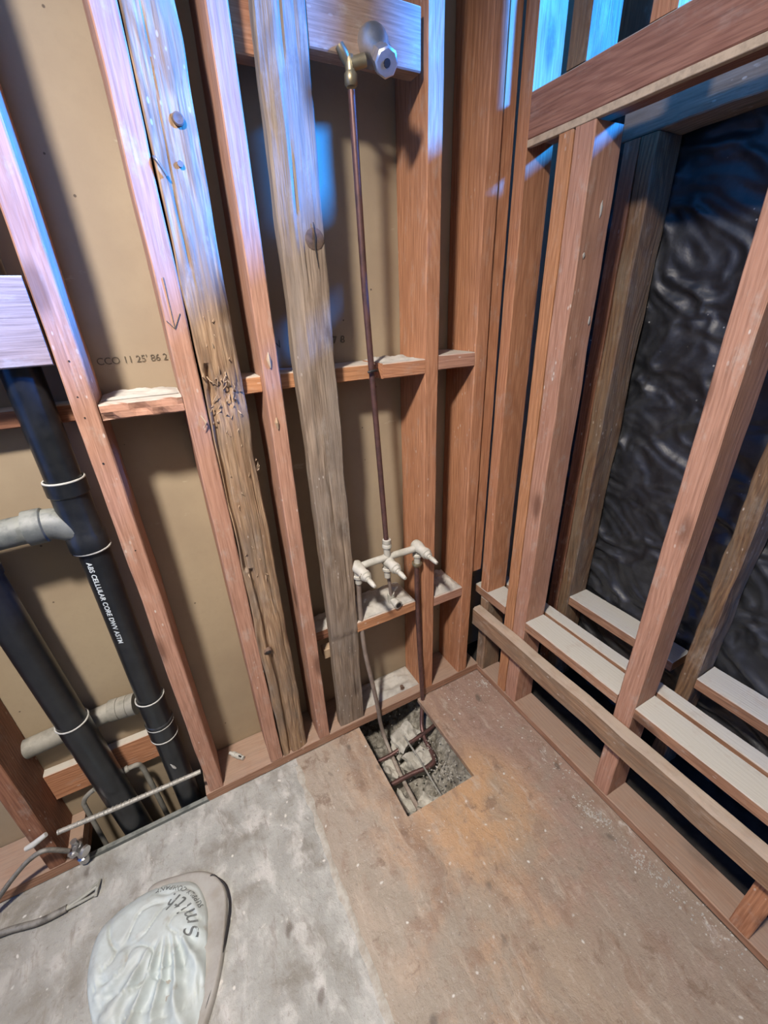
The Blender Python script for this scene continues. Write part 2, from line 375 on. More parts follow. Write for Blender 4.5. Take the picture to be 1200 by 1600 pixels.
def ring(name, a, d, r, t, mat, parent=None):
    a = Vector(a); d = Vector(d).normalized(); u = d.orthogonal().normalized(); s = d.cross(u)
    vs, fs = [], []; N, K = 28, 8
    for i in range(N):
        an = 2*math.pi*i/N; e = u*math.cos(an)+s*math.sin(an)
        for k in range(K):
            q = 2*math.pi*k/K; vs.append(e*(r+t*math.cos(q)) + d*t*math.sin(q)*1.2)
    for i in range(N):
        for k in range(K):
            fs.append((i*K+k, ((i+1) % N)*K+k, ((i+1) % N)*K+(k+1) % K, i*K+(k+1) % K))
    me = bpy.data.meshes.new(name); me.from_pydata(vs, [], fs); me.update()
    return link(name, me, mat, parent, Matrix.Translation(a), smooth=True)
def lump(name, loc, size, mat, parent=None, seed=0, rot=(0, 0, 0), sub=3, amp=0.35, cube=False):
    bm = bmesh.new()
    if cube:
        bmesh.ops.create_cube(bm, size=1.7); bmesh.ops.subdivide_edges(bm, edges=bm.edges, cuts=5, use_grid_fill=True)
    else: bmesh.ops.create_icosphere(bm, subdivisions=sub, radius=1)
    for v in bm.verts:
        k = noise.noise(v.co*1.1+Vector((seed*3.1, seed, 0)))*amp + noise.noise(v.co*3.1+Vector((seed, 0, 5)))*amp*0.4
        v.co *= 1+k; v.co = Vector((v.co.x*size[0], v.co.y*size[1], v.co.z*size[2]))
    me = bpy.data.meshes.new(name); bm.to_mesh(me); bm.free()
    mw = Matrix.Translation(loc) @ Matrix.Rotation(rot[2], 4, 'Z') @ Matrix.Rotation(rot[1], 4, 'Y') @ Matrix.Rotation(rot[0], 4, 'X')
    return link(name, me, mat, parent, mw, smooth=not cube)
def text(name, s, size, mat, mw, parent=None, shear=0.0, ext=0.0003, space=1.0, bend=None, off=0.0):
    cu = bpy.data.curves.new(name, 'FONT'); cu.body = s; cu.size = size; cu.extrude = ext; cu.shear = shear; cu.space_character = space; cu.offset = off
    tmp = bpy.data.objects.new(name, cu); C.objects.link(tmp)
    bpy.context.view_layer.update()
    me = bpy.data.meshes.new_from_object(tmp.evaluated_get(bpy.context.evaluated_depsgraph_get()))
    bpy.data.objects.remove(tmp)
    if bend:
        for v in me.vertices: v.co = bend(v.co)
    me.materials.clear()
    return link(name, me, mat, parent, mw)

# ------------------------------------------------------------------ room shell
def slab(name, mat, x0, x1, y0, y1, z0, z1, kind='structure', parent=None, label=None):
    me = bpy.data.meshes.new(name); bm = bmesh.new(); bmesh.ops.create_cube(bm, size=1)
    c = Vector(((x0+x1)/2, (y0+y1)/2, (z0+z1)/2))
    for v in bm.verts: v.co = Vector((v.co.x*(x1-x0), v.co.y*(y1-y0), v.co.z*(z1-z0)))+c
    bm.to_mesh(me); bm.free()
    o = link(name, me, mat, parent)
    if kind: o['kind'] = kind
    if label: o['label'] = label
    return o
YB = 0.14                                                   # back of the plumbing wall cavity
wall_back = slab('wall_back', M['paper'], -2.6, 0.36, YB, YB+0.014, -0.32, 2.75)
wall_back['label'] = 'tan paper-faced board closing the back of the stud bays'
slab('wall_left', M['gypsum'], -2.62, -2.6, -2.4, 0.15, -0.32, 2.75)
slab('wall_front', M['gypsum'], -2.6, 0.36, -2.42, -2.4, -0.32, 2.75)
slab('wall_right', M['gypsum'], 0.0, 0.02, -2.4, -1.45, -0.32, 2.75)
slab('ceiling', M['gypsum'], -2.6, 0.36, -2.4, 0.15, 2.75, 2.77)

# floor: two plywood sheets, the right one with the cut-out
floor = bpy.data.objects.new('floor', None); C.objects.link(floor); floor['kind'] = 'structure'
HX0, HX1, HY0, HY1 = -0.557, -0.300, -0.352, 0.0
def sheet(x0, x1, y0, y1, mat, hole=None, label=None):
    bm = bmesh.new(); T = 0.018
    xs = sorted({x0, x1} | ({HX0, HX1} if hole else set())); ys = sorted({y0, y1} | ({HY0, HY1} if hole else set()))
    def fine(a):
        o = []
        for i in range(len(a)-1):
            n = max(1, int((a[i+1]-a[i])/0.03)); o += [a[i]+(a[i+1]-a[i])*k/n for k in range(n)]
        return o+[a[-1]]
    X, Y = fine(xs), fine(ys); V = {}
    def v(i, j, top):
        k = (i, j, top)
        if k not in V:
            z = noise.noise(Vector((X[i]*4, Y[j]*4, 2)))*0.0015 if top else -T
            V[k] = bm.verts.new((X[i], Y[j], z))
        return V[k]
    def solid(i, j):
        if not (0 <= i < len(X)-1 and 0 <= j < len(Y)-1): return False
        cx, cy = (X[i]+X[i+1])/2, (Y[j]+Y[j+1])/2
        return not (hole and HX0 < cx < HX1 and HY0 < cy < HY1)
    for i in range(len(X)-1):
        for j in range(len(Y)-1):
            if not solid(i, j): continue
            bm.faces.new((v(i, j, 1), v(i+1, j, 1), v(i+1, j+1, 1), v(i, j+1, 1)))
            bm.faces.new((v(i, j+1, 0), v(i+1, j+1, 0), v(i+1, j, 0), v(i, j, 0)))
            for (di, dj, a, b) in ((-1, 0, (i, j+1), (i, j)), (1, 0, (i+1, j), (i+1, j+1)), (0, -1, (i, j), (i+1, j)), (0, 1, (i+1, j+1), (i, j+1))):
                if not solid(i+di, j+dj): bm.faces.new((v(*a, 1), v(*a, 0), v(*b, 0), v(*b, 1)))
    bmesh.ops.recalc_face_normals(bm, faces=bm.faces)
    me = bpy.data.meshes.new('plywood_sheet'); bm.to_mesh(me); bm.free()
    o = link('plywood_sheet', me, mat, floor)
    if label: o['label'] = label
sheet(-2.6, -0.802, -2.4, 0.0, M['floor_cement'], label='grey cement-smeared plywood on the left')
sheet(-0.802, 0.0, -2.4, 0.0, M['floor_ply'], True, label='orange-brown worn plywood with a rectangular cut-out')
slab('subfloor', M['felt'], 0.0, 0.36, -2.4, 0.14, -0.03, -0.002, parent=floor, kind=None)
slab('ground', M['dirt'], -3.0, 1.2, -3.0, 0.4, -0.34, -0.30)
slab('seam_light_stop', M['felt'], -0.86, -0.72, -2.4, -0.0, -0.04, -0.0185, parent=floor, kind=None)  # added slab below the seam, stops sky showing through
# the left strip under the plate, either side of the cut-out
slab('subfloor', M['fir_dark'], -2.6, -1.43, 0.0, 0.14, -0.03, -0.002, parent=floor, kind=None)
slab('subfloor', M['fir_dark'], -1.095, -0.62, 0.0, 0.14, -0.03, -0.002, parent=floor, kind=None)
slab('edge_strip', M['abs_dusty'], -1.44, -1.09, -0.001, 0.012, -0.03, 0.012, parent=floor, kind=None, label='dark grey strip along the front of the plate gap')
slab('subfloor', M['fir_dark'], -0.25, 0.0, 0.0, 0.14, -0.03, -0.002, parent=floor, kind=None)

# smeared joint compound along the seam between the sheets
def seam():
    vs, fs = [], []; n = 260
    for i in range(n+1):
        y = -1.1*i/n-0.03; wob = 0.006*noise.noise(Vector((y*14, 1, 0)))+0.008*noise.noise(Vector((y*4, 7, 0))); w = 0.010+0.007*noise.noise(Vector((y*22, 3, 0)))
        hh = 0.0035*max(0.1, 0.7+0.8*noise.noise(Vector((y*30, 9, 0)))); x = -0.800+wob-0.004
        vs += [(x-w, y, 0.0004), (x-w*0.3, y, hh), (x+w*0.25, y, hh*0.8), (x+w*0.8, y, 0.0004)]
    for i in range(n):
        for k in range(3): a = i*4+k; fs.append((a, a+1, a+5, a+4))
    me = bpy.data.meshes.new('joint_smear'); me.from_pydata(vs, [], fs); me.update()
    o = link('joint_smear', me, M['smear'], floor, smooth=True); o['kind'] = 'stuff'; o['label'] = 'pale ridge of filler along the sheet joint'
M['smear'] = m_plain('pale_filler', (0.42, 0.40, 0.35), 0.85, c2=(0.30, 0.27, 0.22), scale=45, bump=0.5)
seam()

# ------------------------------------------------------------------ crawl space under the cut-out
def terrain():
    bm = bmesh.new(); N = 90; V = []
    x0, x1, y0, y1 = -0.70, -0.16, -0.48, 0.14
    for j in range(N+1):
        row = []
        for i in range(N+1):
            x = x0+(x1-x0)*i/N; y = y0+(y1-y0)*j/N
            z = -0.185 + 0.05*noise.noise(Vector((x*6, y*6, 3))) + 0.028*noise.noise(Vector((x*19, y*19, 1))) + 0.013*noise.noise(Vector((x*55, y*55, 7)))
            z += 0.05*max(0, (x+0.36))/0.06 if x > -0.36 else 0
            z = min(z, -0.085)
            row.append(bm.verts.new((x, y, z)))
        V.append(row)
    for j in range(N):
        for i in range(N): bm.faces.new((V[j][i], V[j][i+1], V[j+1][i+1], V[j+1][i]))
    me = bpy.data.meshes.new('crawl_space_dirt'); bm.to_mesh(me); bm.free()
    return tag(link('crawl_space_dirt', me, M['dirt'], smooth=False), 'crumbly grey dirt seen through the floor cut-out', 'dirt', kind='stuff')
terrain()
for (a, nm) in (((-0.72, -0.68, -0.50, 0.16), 'side_light_stop'), ((-0.18, -0.14, -0.50, 0.16), 'side_light_stop')):  # boards added to close the dirt edges against light leaks
    o = board('side_light_stop', M['fir_dark'], a[0], a[1], a[2], a[3], -0.24, -0.035, axis='y')
    tag(o, 'dark added light-blocking joist under the %s side of the floor cut-out' % ('left' if a[0] < -0.5 else 'right'), 'closure')
o = board('end_light_stop', M['fir_dark'], -0.68, -0.18, 0.14, 0.18, -0.24, -0.035, axis='x'); tag(o, 'dark board added to keep light out under the sole plate at the back of the floor cut-out', 'blocking')  # added end boards, keep outside light from under the floor
o = board('end_light_stop', M['fir_dark'], -0.68, -0.18, -0.52, -0.48, -0.24, -0.035, axis='x'); tag(o, 'dark board added to keep light out below the near edge of the floor cut-out', 'blocking')
for i, (l, s, r, lab) in enumerate([
        ((-0.395, -0.050, -0.110), (0.060, 0.040, 0.036), (0.3, 0.2, 0.4), 'jagged pale concrete lump under the sole plate inside the floor cut-out'),
        ((-0.388, -0.143, -0.140), (0.052, 0.042, 0.036), (0.1, 0.1, 0.25), 'squarish concrete lump framed by the pipes inside the floor cut-out'),
        ((-0.500, -0.115, -0.150), (0.032, 0.034, 0.030), (0.4, 0.1, 1.0), 'small concrete lump left of the hot pipe inside the floor cut-out'),
        ((-0.520, -0.240, -0.155), (0.028, 0.050, 0.030), (0.1, 0.3, 0.3), 'long concrete lump along the left edge of the floor cut-out'),
        ((-0.440, -0.285, -0.150), (0.036, 0.036, 0.030), (0.2, 0.1, 0.8), 'concrete lump at the near corner of the floor cut-out')]):
    tag(lump('concrete_chunk', l, s, M['concrete'], seed=i+1, rot=r, cube=True, amp=0.5), lab, 'rubble', 'concrete lumps in the floor cut-out')

# ------------------------------------------------------------------ back wall framing
ZT = 2.75; ZP = 0.038
o = board('sole_plate', M['plate'], -2.55, -1.43, 0.0, YB-0.001, 0.0, ZP, axis='x', rough=0.001, nx=3, step=0.04)
tag(o, 'short dusty sole plate left of the drain pipes, under the dark reddish stud', 'plate')
o = board('sole_plate', M['plate'], -1.092, 0.0, 0.0, YB-0.001, 0.0, ZP, axis='x', rough=0.001, nx=3, step=0.04)
tag(o, 'long dusty sole plate from the pale stud to the corner, behind the floor cut-out', 'plate')
tag(lump('dirt_mound', (-1.27, 0.06, -0.22), (0.20, 0.09, 0.10), M['dirt'], seed=4, amp=0.4, sub=5), 'grey dirt seen in the dark gap around the drain pipe feet', 'dirt')
def stud(label, mat, x0, x1, y0=0.0, y1=YB-0.001, z0=ZP, z1=ZT, **k):
    o = board('wall_stud', mat, x0, x1, y0, y1, z0, z1, **k); return tag(o, label, 'stud')
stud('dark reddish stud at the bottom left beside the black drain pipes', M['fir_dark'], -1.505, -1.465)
s1 = stud('pale pinkish stud just right of the black drain pipe', M['fir_pink'], -1.081, -1.039, rough=0.0012, nx=3)
s2 = stud('narrow stud tight against the left side of the rough split post', M['fir_pink'], -0.884, -0.8425, rough=0.0012, nx=3)
def fn_post(a, b, z, w, d):
    fx = fy = 0.0
    front = max(0, 1-b/0.02)
    # split running down the left of the face
    if z < 1.27:
        c = 0.014+0.006*math.sin(z*5)+(0.012 if z < 0.75 else 0)
        g = math.exp(-((a-c)/0.0045)**2); fy += 0.012*g*front
    # battered hollow at mid height
    g = math.exp(-((z-1.22)/0.05)**2); fy += front*g*(0.006+0.006*noise.noise(Vector((a*90, z*40, 0))))
    # waney right edge
    k = max(0, (a-w+0.03)/0.03); wav = 0.5+0.5*noise.noise(Vector((z*3.2, 2, 0)))+0.35*noise.noise(Vector((z*9, 5, 0)))
    fy += front*k*0.016*wav; fx -= k*max(0, 1-b/0.05)*0.007*wav
    # swelling round the bolt
    g = math.exp(-((z-0.50)/0.10)**2); fx += 0.004*g*(1 if a > w/2 else -1); fy -= 0.004*g*front
    fy += front*0.0016*noise.noise(Vector((a*120, z*7, 1)))
    for (c0, amp, fr, za, zb, dp) in ((0.040, 0.006, 4.1, 0.10, 1.10, 0.010), (0.058, 0.007, 3.0, 0.55, 1.75, 0.008), (0.030, 0.005, 5.3, 1.28, 2.4, 0.008), (0.072, 0.004, 6.1, 0.3, 1.3, 0.009), (0.020, 0.003, 7.0, 1.5, 2.2, 0.006)):
        if za < z < zb:
            cc = c0+amp*math.sin(z*fr+c0*90)+0.004*noise.noise(Vector((z*9, c0*50, 0)))
            fy += 0.65*front*dp*math.exp(-((a-cc)/0.0016)**2)*min(1, (z-za)/0.08, (zb-z)/0.08)*max(0, 0.30+1.3*noise.noise(Vector((z*3.5, c0*80, 3))))
    return fx, fy
post = stud('broad battered old post with a long split and splintered middle', M['old'], -0.8395, -0.752, z0=ZP, rough=0.0022, nx=4, step=0.011, dw=0.0030, fn=fn_post, smooth=True)
s4 = stud('slim reddish stud in the dark gap right of the rough split post', M['fir_pink'], -0.709, -0.670, rough=0.0010, nx=3)
def fn_live(a, b, z, w, d):
    # live edge on the left, slight bow
    k = max(0, 1-a/0.030); front = max(0, 1-b/0.03); wav = 0.75+0.25*noise.noise(Vector((z*5, 1, 0)))+0.15*noise.noise(Vector((z*17, 4, 0)))
    top = min(1, max(0.25, (z-0.5)/1.0))
    fy = front*k*0.020*wav*top; fx = 0.003*math.sin(z*3.1)
    if z < 0.42: fy += front*0.006
    fy += front*0.0016*noise.noise(Vector((a*150, z*5, 1)))
    for (c0, za, zb) in ((0.050, 0.75, 1.5), (0.068, 0.1, 0.9), (0.040, 1.55, 2.2)):
        if za < z < zb: fy += front*0.005*math.exp(-((a-c0-0.004*math.sin(z*4))/0.0025)**2)*max(0, 0.4+noise.noise(Vector((z*6, c0*70, 3))))
    return fx, fy
s5 = stud('weathered grey flat timber with big cracked knot, left of the shower pipe', M['grey'], -0.624, -0.531, y1=0.042, rough=0.0018, nx=4, step=0.014, dw=0.0045, fn=fn_live, smooth=True)
s6 = stud('orange-brown stud right of the shower pipe, behind the cold tap', M['fir'], -0.272, -0.229, rough=0.0008, nx=3)
s7 = stud('orange-brown stud nearest the room corner on the back wall', M['fir'], -0.103, -0.059, rough=0.0008, nx=3)
o = board('nailing_strip', M['fir'], -0.052, -0.012, 0.008, 0.048, 0.515, ZT, rough=0.0006)
tag(o, 'reddish nailing strip in the corner that stops short above a dark gap', 'strip')

# knot and bolt details
def knot(parent, c, r, n, mat):
    n = Vector(n); e = lathe('knot', Vector(c)-n*0.001, n, [(0, r), (0.0045, r), (0.0058, r*0.8), (0.0052, r*0.25), (0.005, 0)], mat, parent, seg=18)
    return e
M['knot'] = m_plain('dark_knot_wood', (0.13, 0.085, 0.06), 0.7, c2=(0.07, 0.045, 0.032), scale=90, bump=0.6)
knot(s5, (-0.556, 0.0025, 1.545), 0.021, (0, -1, 0), M['knot'])
tube('knot_crack', [(-0.557, -0.0035, 1.575), (-0.555, -0.004, 1.55), (-0.557, -0.004, 1.53), (-0.553, -0.002, 1.49)], [0.0006, 0.0016, 0.0016, 0.0004], M['black'], s5, seg=6)
knot(post, (-0.786, 0.001, 1.715), 0.010, (0, -1, 0), M['knot'])
tube('bolt_hole', [(-0.820, 0.004, 0.513), (-0.820, -0.0075, 0.508)], [0.012, 0.0125], M['rust'], post, seg=16)
tube('bolt_bore', [(-0.820, 0.0, 0.5125), (-0.820, -0.009, 0.508)], 0.0075, M['black'], post, seg=14)
tube('bent_nail', curve([(-0.838, 0.004, 1.660), (-0.836, -0.004, 1.655), (-0.829, -0.006, 1.642), (-0.824, -0.005, 1.632)], 5), 0.0026, M['steel'], post, seg=8)
tube('bent_nail', [(-0.797, 0.004, 1.655), (-0.797, -0.0015, 1.652), (-0.797, -0.003, 1.652)], [0.003, 0.005, 0.005], M['steel'], post, seg=10)
tube('pencil_mark', [(-0.868, -0.0016, 1.475), (-0.868, -0.0016, 1.385), (-0.880, -0.0016, 1.400)], 0.0008, M['ink'], s2, seg=5)
tube('pencil_mark', [(-0.868, -0.0016, 1.385), (-0.853, -0.0016, 1.412)], 0.0008, M['ink'], s2, seg=5)
# torn splinters on the battered post
rs = random.Random(5)
for i in range(60):
    z = rs.gauss(1.235, 0.05) if i < 34 else rs.uniform(0.75, 1.45); x = rs.uniform(-0.835, -0.765)
    if i in (40, 41, 42, 43): x = -0.757; z = 1.07+rs.uniform(-.02, .02)
    L = rs.uniform(0.007, 0.024); an = rs.gauss(0.1, 0.35); oy = rs.uniform(0.002, 0.010)
    p0 = Vector((x, 0.005, z)); p2 = p0+Vector((math.sin(an)*L, -oy, math.cos(an)*L*rs.choice((1, 1, -1)))); p1 = (p0+p2)/2+Vector((rs.uniform(-.004, .004), -0.004, 0))
    tube('splinter', [p0, p1, p2], [0.0016, 0.0012, 0.0002], M['splinter'], post, seg=5)
for (x, z, L) in ((-0.693, 1.185, 0.03), (-0.690, 1.33, 0.035)):
    tube('splinter', [(x, 0.002, z), (x-0.002, -0.003, z-L/2), (x, -0.002, z-L)], [0.0015, 0.005, 0.002], M['splinter'], s4, seg=6)
tube('splinter', [(-0.857, 0, 1.21), (-0.850, -0.008, 1.195), (-0.858, -0.006, 1.18)], [0.002, 0.0025, 0.0005], M['splinter'], s2, seg=6)

# nail holes in the pale stud
for (x, z) in ((-1.060, 1.340), (-1.066, 1.275), (-1.066, 1.235), (-1.062, 1.14), (-1.050, 1.86), (-1.058, 0.93)):
    tube('nail_hole', [(x, 0.003, z), (x, -0.0016, z)], 0.0017, M['black'], s1, seg=8)

# blocking between the studs
def block(label, mat, x0, x1, y0, y1, z0, z1, group=None, **k):
    o = board('wall_blocking', mat, x0, x1, y0, y1, z0, z1, axis='x', **k); return tag(o, label, 'blocking', group)
def fn_chip(a, b, z, w, d):
    f = max(0, 1-a/0.01); return (f*0.010*max(0, math.sin(z*70+b*200))*(0.5+noise.noise(Vector((z*30, b*60, 0)))), 0)
block('dust-topped blocking with torn grain between pale stud and narrow stud', M['fir_pink'], -1.038, -0.8855, 0.0, YB-0.002, 1.224, 1.256, nx=4, step=0.01, fn=fn_chip, rough=0.0012)
block('orange blocking piece in the dark gap left of the slim reddish stud', M['fir_orange'], -0.751, -0.7095, 0.030, YB-0.002, 1.238, 1.275, nx=3, rough=0.002, step=0.01)
block('orange blocking running behind the weathered grey timber and shower pipe', M['fir_orange'], -0.669, -0.4, 0.045, YB-0.002, 1.238, 1.276)
block('short dust-heaped blocking beside the shower pipe at mid height', M['fir'], -0.402, -0.2725, 0.0, 0.12, 1.240, 1.279, rough=0.001)
block('dusty blocking between the two corner studs at mid height', M['fir_pink'], -0.228, -0.1045, 0.0, YB-0.002, 1.248, 1.287, rough=0.001)
block('wide weathered board nailed across behind the shower valve', M['ledge2'], -0.53, -0.287, 0.002, 0.045, 1.846, 1.945)
block('dark upper board between slim reddish stud and weathered timber', M['fir'], -0.6695, -0.53, 0.045, 0.085, 1.835, 1.95)
block('low plaster-covered blocking under the tap manifold', M['fir_orange'], -0.530, -0.307, 0.0, 0.13, 0.447, 0.488, rough=0.001)
block('low plaster-covered blocking between the two corner studs', M['fir_pink'], -0.228, -0.1045, 0.0, 0.13, 0.430, 0.470, rough=0.001)
block('low blocking with pale dusty top left of the weathered grey timber', M['fir_dark'], -0.669, -0.53, 0.05, 0.13, 0.425, 0.465)
block('small pale offcut below it left of the weathered grey timber', M['splinter'], -0.640, -0.600, 0.043, 0.075, 0.345, 0.385)
# heaps of plaster dust on the ledges
def heap(x0, x1, y0, y1, z, h, seed, label, mat='plaster'):
    bm = bmesh.new(); N = 26; V = []
    for j in range(N+1):
        row = []
        for i in range(N+1):
            u, v = i/N, j/N; e = min(1, 5*min(u, 1-u), 5*min(v, 1-v))
            hh = h*e*(0.35+0.65*v+0.7*noise.noise(Vector((u*4+seed, v*4, 0)))+0.35*noise.noise(Vector((u*13, v*13, seed))))
            row.append(bm.verts.new((x0+(x1-x0)*u, y0+(y1-y0)*v, z+max(0.0002, hh))))
        V.append(row)
    for j in range(N):
        for i in range(N): bm.faces.new((V[j][i], V[j][i+1], V[j+1][i+1], V[j+1][i]))
    me = bpy.data.meshes.new('plaster_dust'); bm.to_mesh(me); bm.free()
    return tag(link('plaster_dust', me, M[mat], smooth=True), label, 'dust', kind='stuff')
heap(-0.52, -0.31, 0.005, 0.13, 0.4885, 0.022, 2, 'heaped pale plaster dust on the low blocking under the taps')
heap(-0.226, -0.106, 0.006, 0.13, 0.4705, 0.028, 5, 'heaped pale plaster dust on the low blocking by the corner')
heap(-0.40, -0.275, 0.004, 0.118, 1.2795, 0.008, 8, 'pale plaster dust on the short blocking beside the shower pipe')
heap(-0.525, -0.275, 0.03, 0.138, ZP+0.001, 0.016, 11, 'plaster dust piled on the sole plate below the taps')
heap(-1.036, -0.888, 0.04, 0.137, 1.2565, 0.008, 13, 'plaster dust on the torn blocking at the left')
heap(-0.667, -0.532, 0.055, 0.128, 0.4655, 0.016, 17, 'plaster dust on the low blocking left of the grey timber')
# notch, bolt on plate
lathe('plate_bolt', (-0.345, 0.045, ZP+0.004), (0, 0, 1), [(0, 0.011), (0.003, 0.011), (0.003, 0.007), (0.010, 0.007), (0.010, 0)], M['rust']); tag(bpy.data.objects['plate_bolt'], 'small rusty bolt head on the sole plate behind the floor cut-out', 'bolt')

# left of the pale stud
block('wide grey-brown board end butting the pale stud above the drain pipe', M['ledge2'], -1.60, -1.086, 0.0, 0.042, 1.334, 1.479, rough=0.001, nx=3)
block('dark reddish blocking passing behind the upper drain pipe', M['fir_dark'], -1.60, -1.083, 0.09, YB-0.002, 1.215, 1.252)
block('reddish backing board low behind the drain pipes', M['fir'], -1.464, -1.15, 0.112, YB-0.002, 0.155, 0.262)

# printed code on the board, faint repeat further along
def wall_text(s, x, z, size, sp=1.0):
    mw = Matrix.Translation((x, YB-0.0012, z)) @ Matrix.Rotation(math.pi/2, 4, 'X')
    text('printed_code', s, size, M['ink'], mw, wall_back, ext=0.0003, space=sp)
wall_text("CCO 11 25' 86 2", -1.030, 1.318, 0.0205, 0.98)
wall_text("N", -0.642, 1.326, 0.026); wall_text("0 7 8", -0.502, 1.326, 0.026, 1.1)

# ------------------------------------------------------------------ drain stacks
st = empty('drain_pipe', (-1.146, 0.055, 0.0), 'black plastic drain stack with side tee and white printed lettering', 'pipe')
cx, cy = -1.147, 0.055
tube('pipe', [(cx-0.004, cy, ZT-0.01), (cx, cy, 1.10)], 0.0335, M['abs'], st, 28)
tube('pipe', [(cx+0.004, cy, 0.94), (cx+0.001, cy, 0.45)], 0.0325, M['abs'], st, 28)
tube('pipe', [(cx+0.001, cy, 0.46), (cx, cy, -0.20)], 0.0325, M['abs'], st, 28)
lathe('tee_fitting', (cx, cy, 1.105), (0, 0, -1), [(0, 0.035), (0, 0.0395), (0.030, 0.0395), (0.034, 0.036), (0.125, 0.036), (0.130, 0.0395), (0.165, 0.0395), (0.165, 0.033)], M['abs'], st, 32)
t_ = curve([(cx+0.01, cy, 0.985), (cx-0.02, cy, 1.000), (cx-0.045, cy, 1.012), (cx-0.075, cy, 1.014)], 5)
tube('tee_branch', t_, 0.034, M['abs_dusty'], st, 24)
lathe('tee_hub', (cx-0.060, cy, 1.014), (-1, 0, -0.02), [(0, 0.034), (0.003, 0.038), (0.034, 0.038), (0.035, 0.031)], M['abs_dusty'], st, 28)
tube('branch_pipe', [(cx-0.09, cy, 1.013), (-1.9, cy, 0.985)], 0.031, M['abs_dusty'], st, 24)
ring('solvent_ring', (cx, cy, 1.106), (0, 0, 1), 0.0375, 0.0022, M['cement_ring'], st)
ring('solvent_ring', (cx+0.002, cy, 0.938), (0, 0, 1), 0.0375, 0.0022, M['cement_ring'], st)
lathe('coupling', (cx, cy, 0.455), (0, 0, -1), [(0, 0.033), (0, 0.037), (0.012, 0.037), (0.014, 0.0345), (0.09, 0.0345), (0.093, 0.037), (0.15, 0.037), (0.15, 0.033)], M['abs'], st, 28)
for z in (0.456, 0.352, 0.300): ring('solvent_ring', (cx, cy, z), (0, 0, 1), 0.0360, 0.0017, M['cement_ring'], st)
tube('drip', [(cx-0.008, cy-0.033, 0.205), (cx-0.003, cy-0.0335, 0.19), (cx+0.001, cy-0.033, 0.18)], [0.001, 0.004, 0.002], M['cement_ring'], st, 8)
# lettering wrapped on the pipe
def wrap(R, cx, cy):
    return lambda v: Vector((0, 0, 0))
def pipe_text(s, size, ztop, ang, R, parent):
    def bend(v):
        th = ang + (v.y-size*0.35)/R
        rr = R+0.0005+v.z
        return Vector((math.sin(th)*rr, -math.cos(th)*rr, -v.x))
    text('lettering', s, size, M['print_white'], Matrix.Translation((cx+0.003, cy, ztop)), parent, bend=bend, ext=0.0002, space=1.05, off=0.0003)
pipe_text('ABS CELLULAR CORE DWV ASTM', 0.0152, 0.915, -0.36, 0.0325, st)

st2 = empty('drain_pipe', (-1.31, 0.05, 0.0), 'plain black plastic drain pipe at the far left, passing a grey cross pipe', 'pipe')
def p2(z): return (-1.303-0.045*z, 0.052-0.004*z, z)
tube('pipe', [p2(0.945), p2(0.47)], 0.0345, M['abs'], st2, 28)
lathe('cap', p2(0.930), (0, 0, 1), [(0, 0.0345), (0, 0.038), (0.020, 0.038), (0.022, 0.034)], M['abs'], st2, 24)
tube('pipe', [p2(0.47), p2(-0.20)], 0.0365, M['abs'], st2, 28)
ring('solvent_ring', p2(0.474), (0.04, 0, -1), 0.0372, 0.0020, M['cement_ring'], st2)
hp = empty('waste_pipe', (-1.47, 0.105, 0.40), 'dusty grey horizontal pipe running behind the two black drain pipes', 'pipe')
tube('pipe', [(-1.463, 0.113, 0.380), (-1.235, 0.111, 0.406)], 0.026, M['pipe_grey'], hp, 22)
lathe('elbow_sleeve', (-1.258, 0.110, 0.405), (1, -0.20, 0.08), [(0, 0.026), (0, 0.0305), (0.022, 0.0305), (0.0225, 0.0285), (0.024, 0.0285), (0.0245, 0.0305), (0.046, 0.0305), (0.0465, 0.0285), (0.048, 0.0285), (0.0485, 0.0305), (0.066, 0.0305), (0.066, 0.026)], M['pipe_grey'], hp, 24)

# braided supply line, stop valve, cables at lower left
h = empty('supply_hose', (-1.45, -0.012, 0.18), 'thin dusty braided line stretched across in front of the drain pipes', 'hose')
tube('hose', [(-1.44, -0.012, 0.180), (-1.30, -0.013, 0.172), (-1.083, -0.012, 0.163)], 0.0065, M['hose'], h, 10)
for i in range(34):
    x = -1.435+i*0.0103; z = 0.180-(x+1.44)*0.048
    ring('braid', (x, -0.012, z), (1, 0, 0.6 if i % 2 else 0.2), 0.0062, 0.0011, M['hose'], h)
v = empty('stop_valve', (-1.43, 0.01, 0.038), 'shiny metal stop valve low by the dark reddish stud', 'valve')
lathe('body', (-1.425, -0.006, 0.013), (0, 0, 1), [(0, 0.010), (0.012, 0.010), (0.012, 0.014), (0.026, 0.014), (0.028, 0.010), (0.060, 0.010), (0.062, 0.013), (0.078, 0.013), (0.080, 0.008), (0.10, 0.008)], M['chrome'], v, 14)
lathe('outlet', (-1.425, -0.006, 0.092), (-0.2, -1, 0.05), [(0, 0.009), (0.012, 0.009), (0.012, 0.013), (0.024, 0.013), (0.024, 0.007), (0.03, 0.006)], M['chrome'], v, 8)
lathe('handle', (-1.425, -0.006, 0.072), (0.85, -0.7, 0.0), [(0, 0.005), (0.018, 0.005), (0.018, 0.015), (0.026, 0.014), (0.027, 0.0)], M['chrome'], v, 10)
tag(tube('water_cable', curve([(-1.432, -0.030, 0.115), (-1.47, -0.03, 0.158), (-1.51, -0.028, 0.148), (-1.56, -0.03, 0.108), (-1.62, -0.04, 0.055), (-1.72, -0.10, 0.012)], 6), 0.0062, M['cable'], seg=10), 'thin dark cable arching left from the stop valve', 'cable')
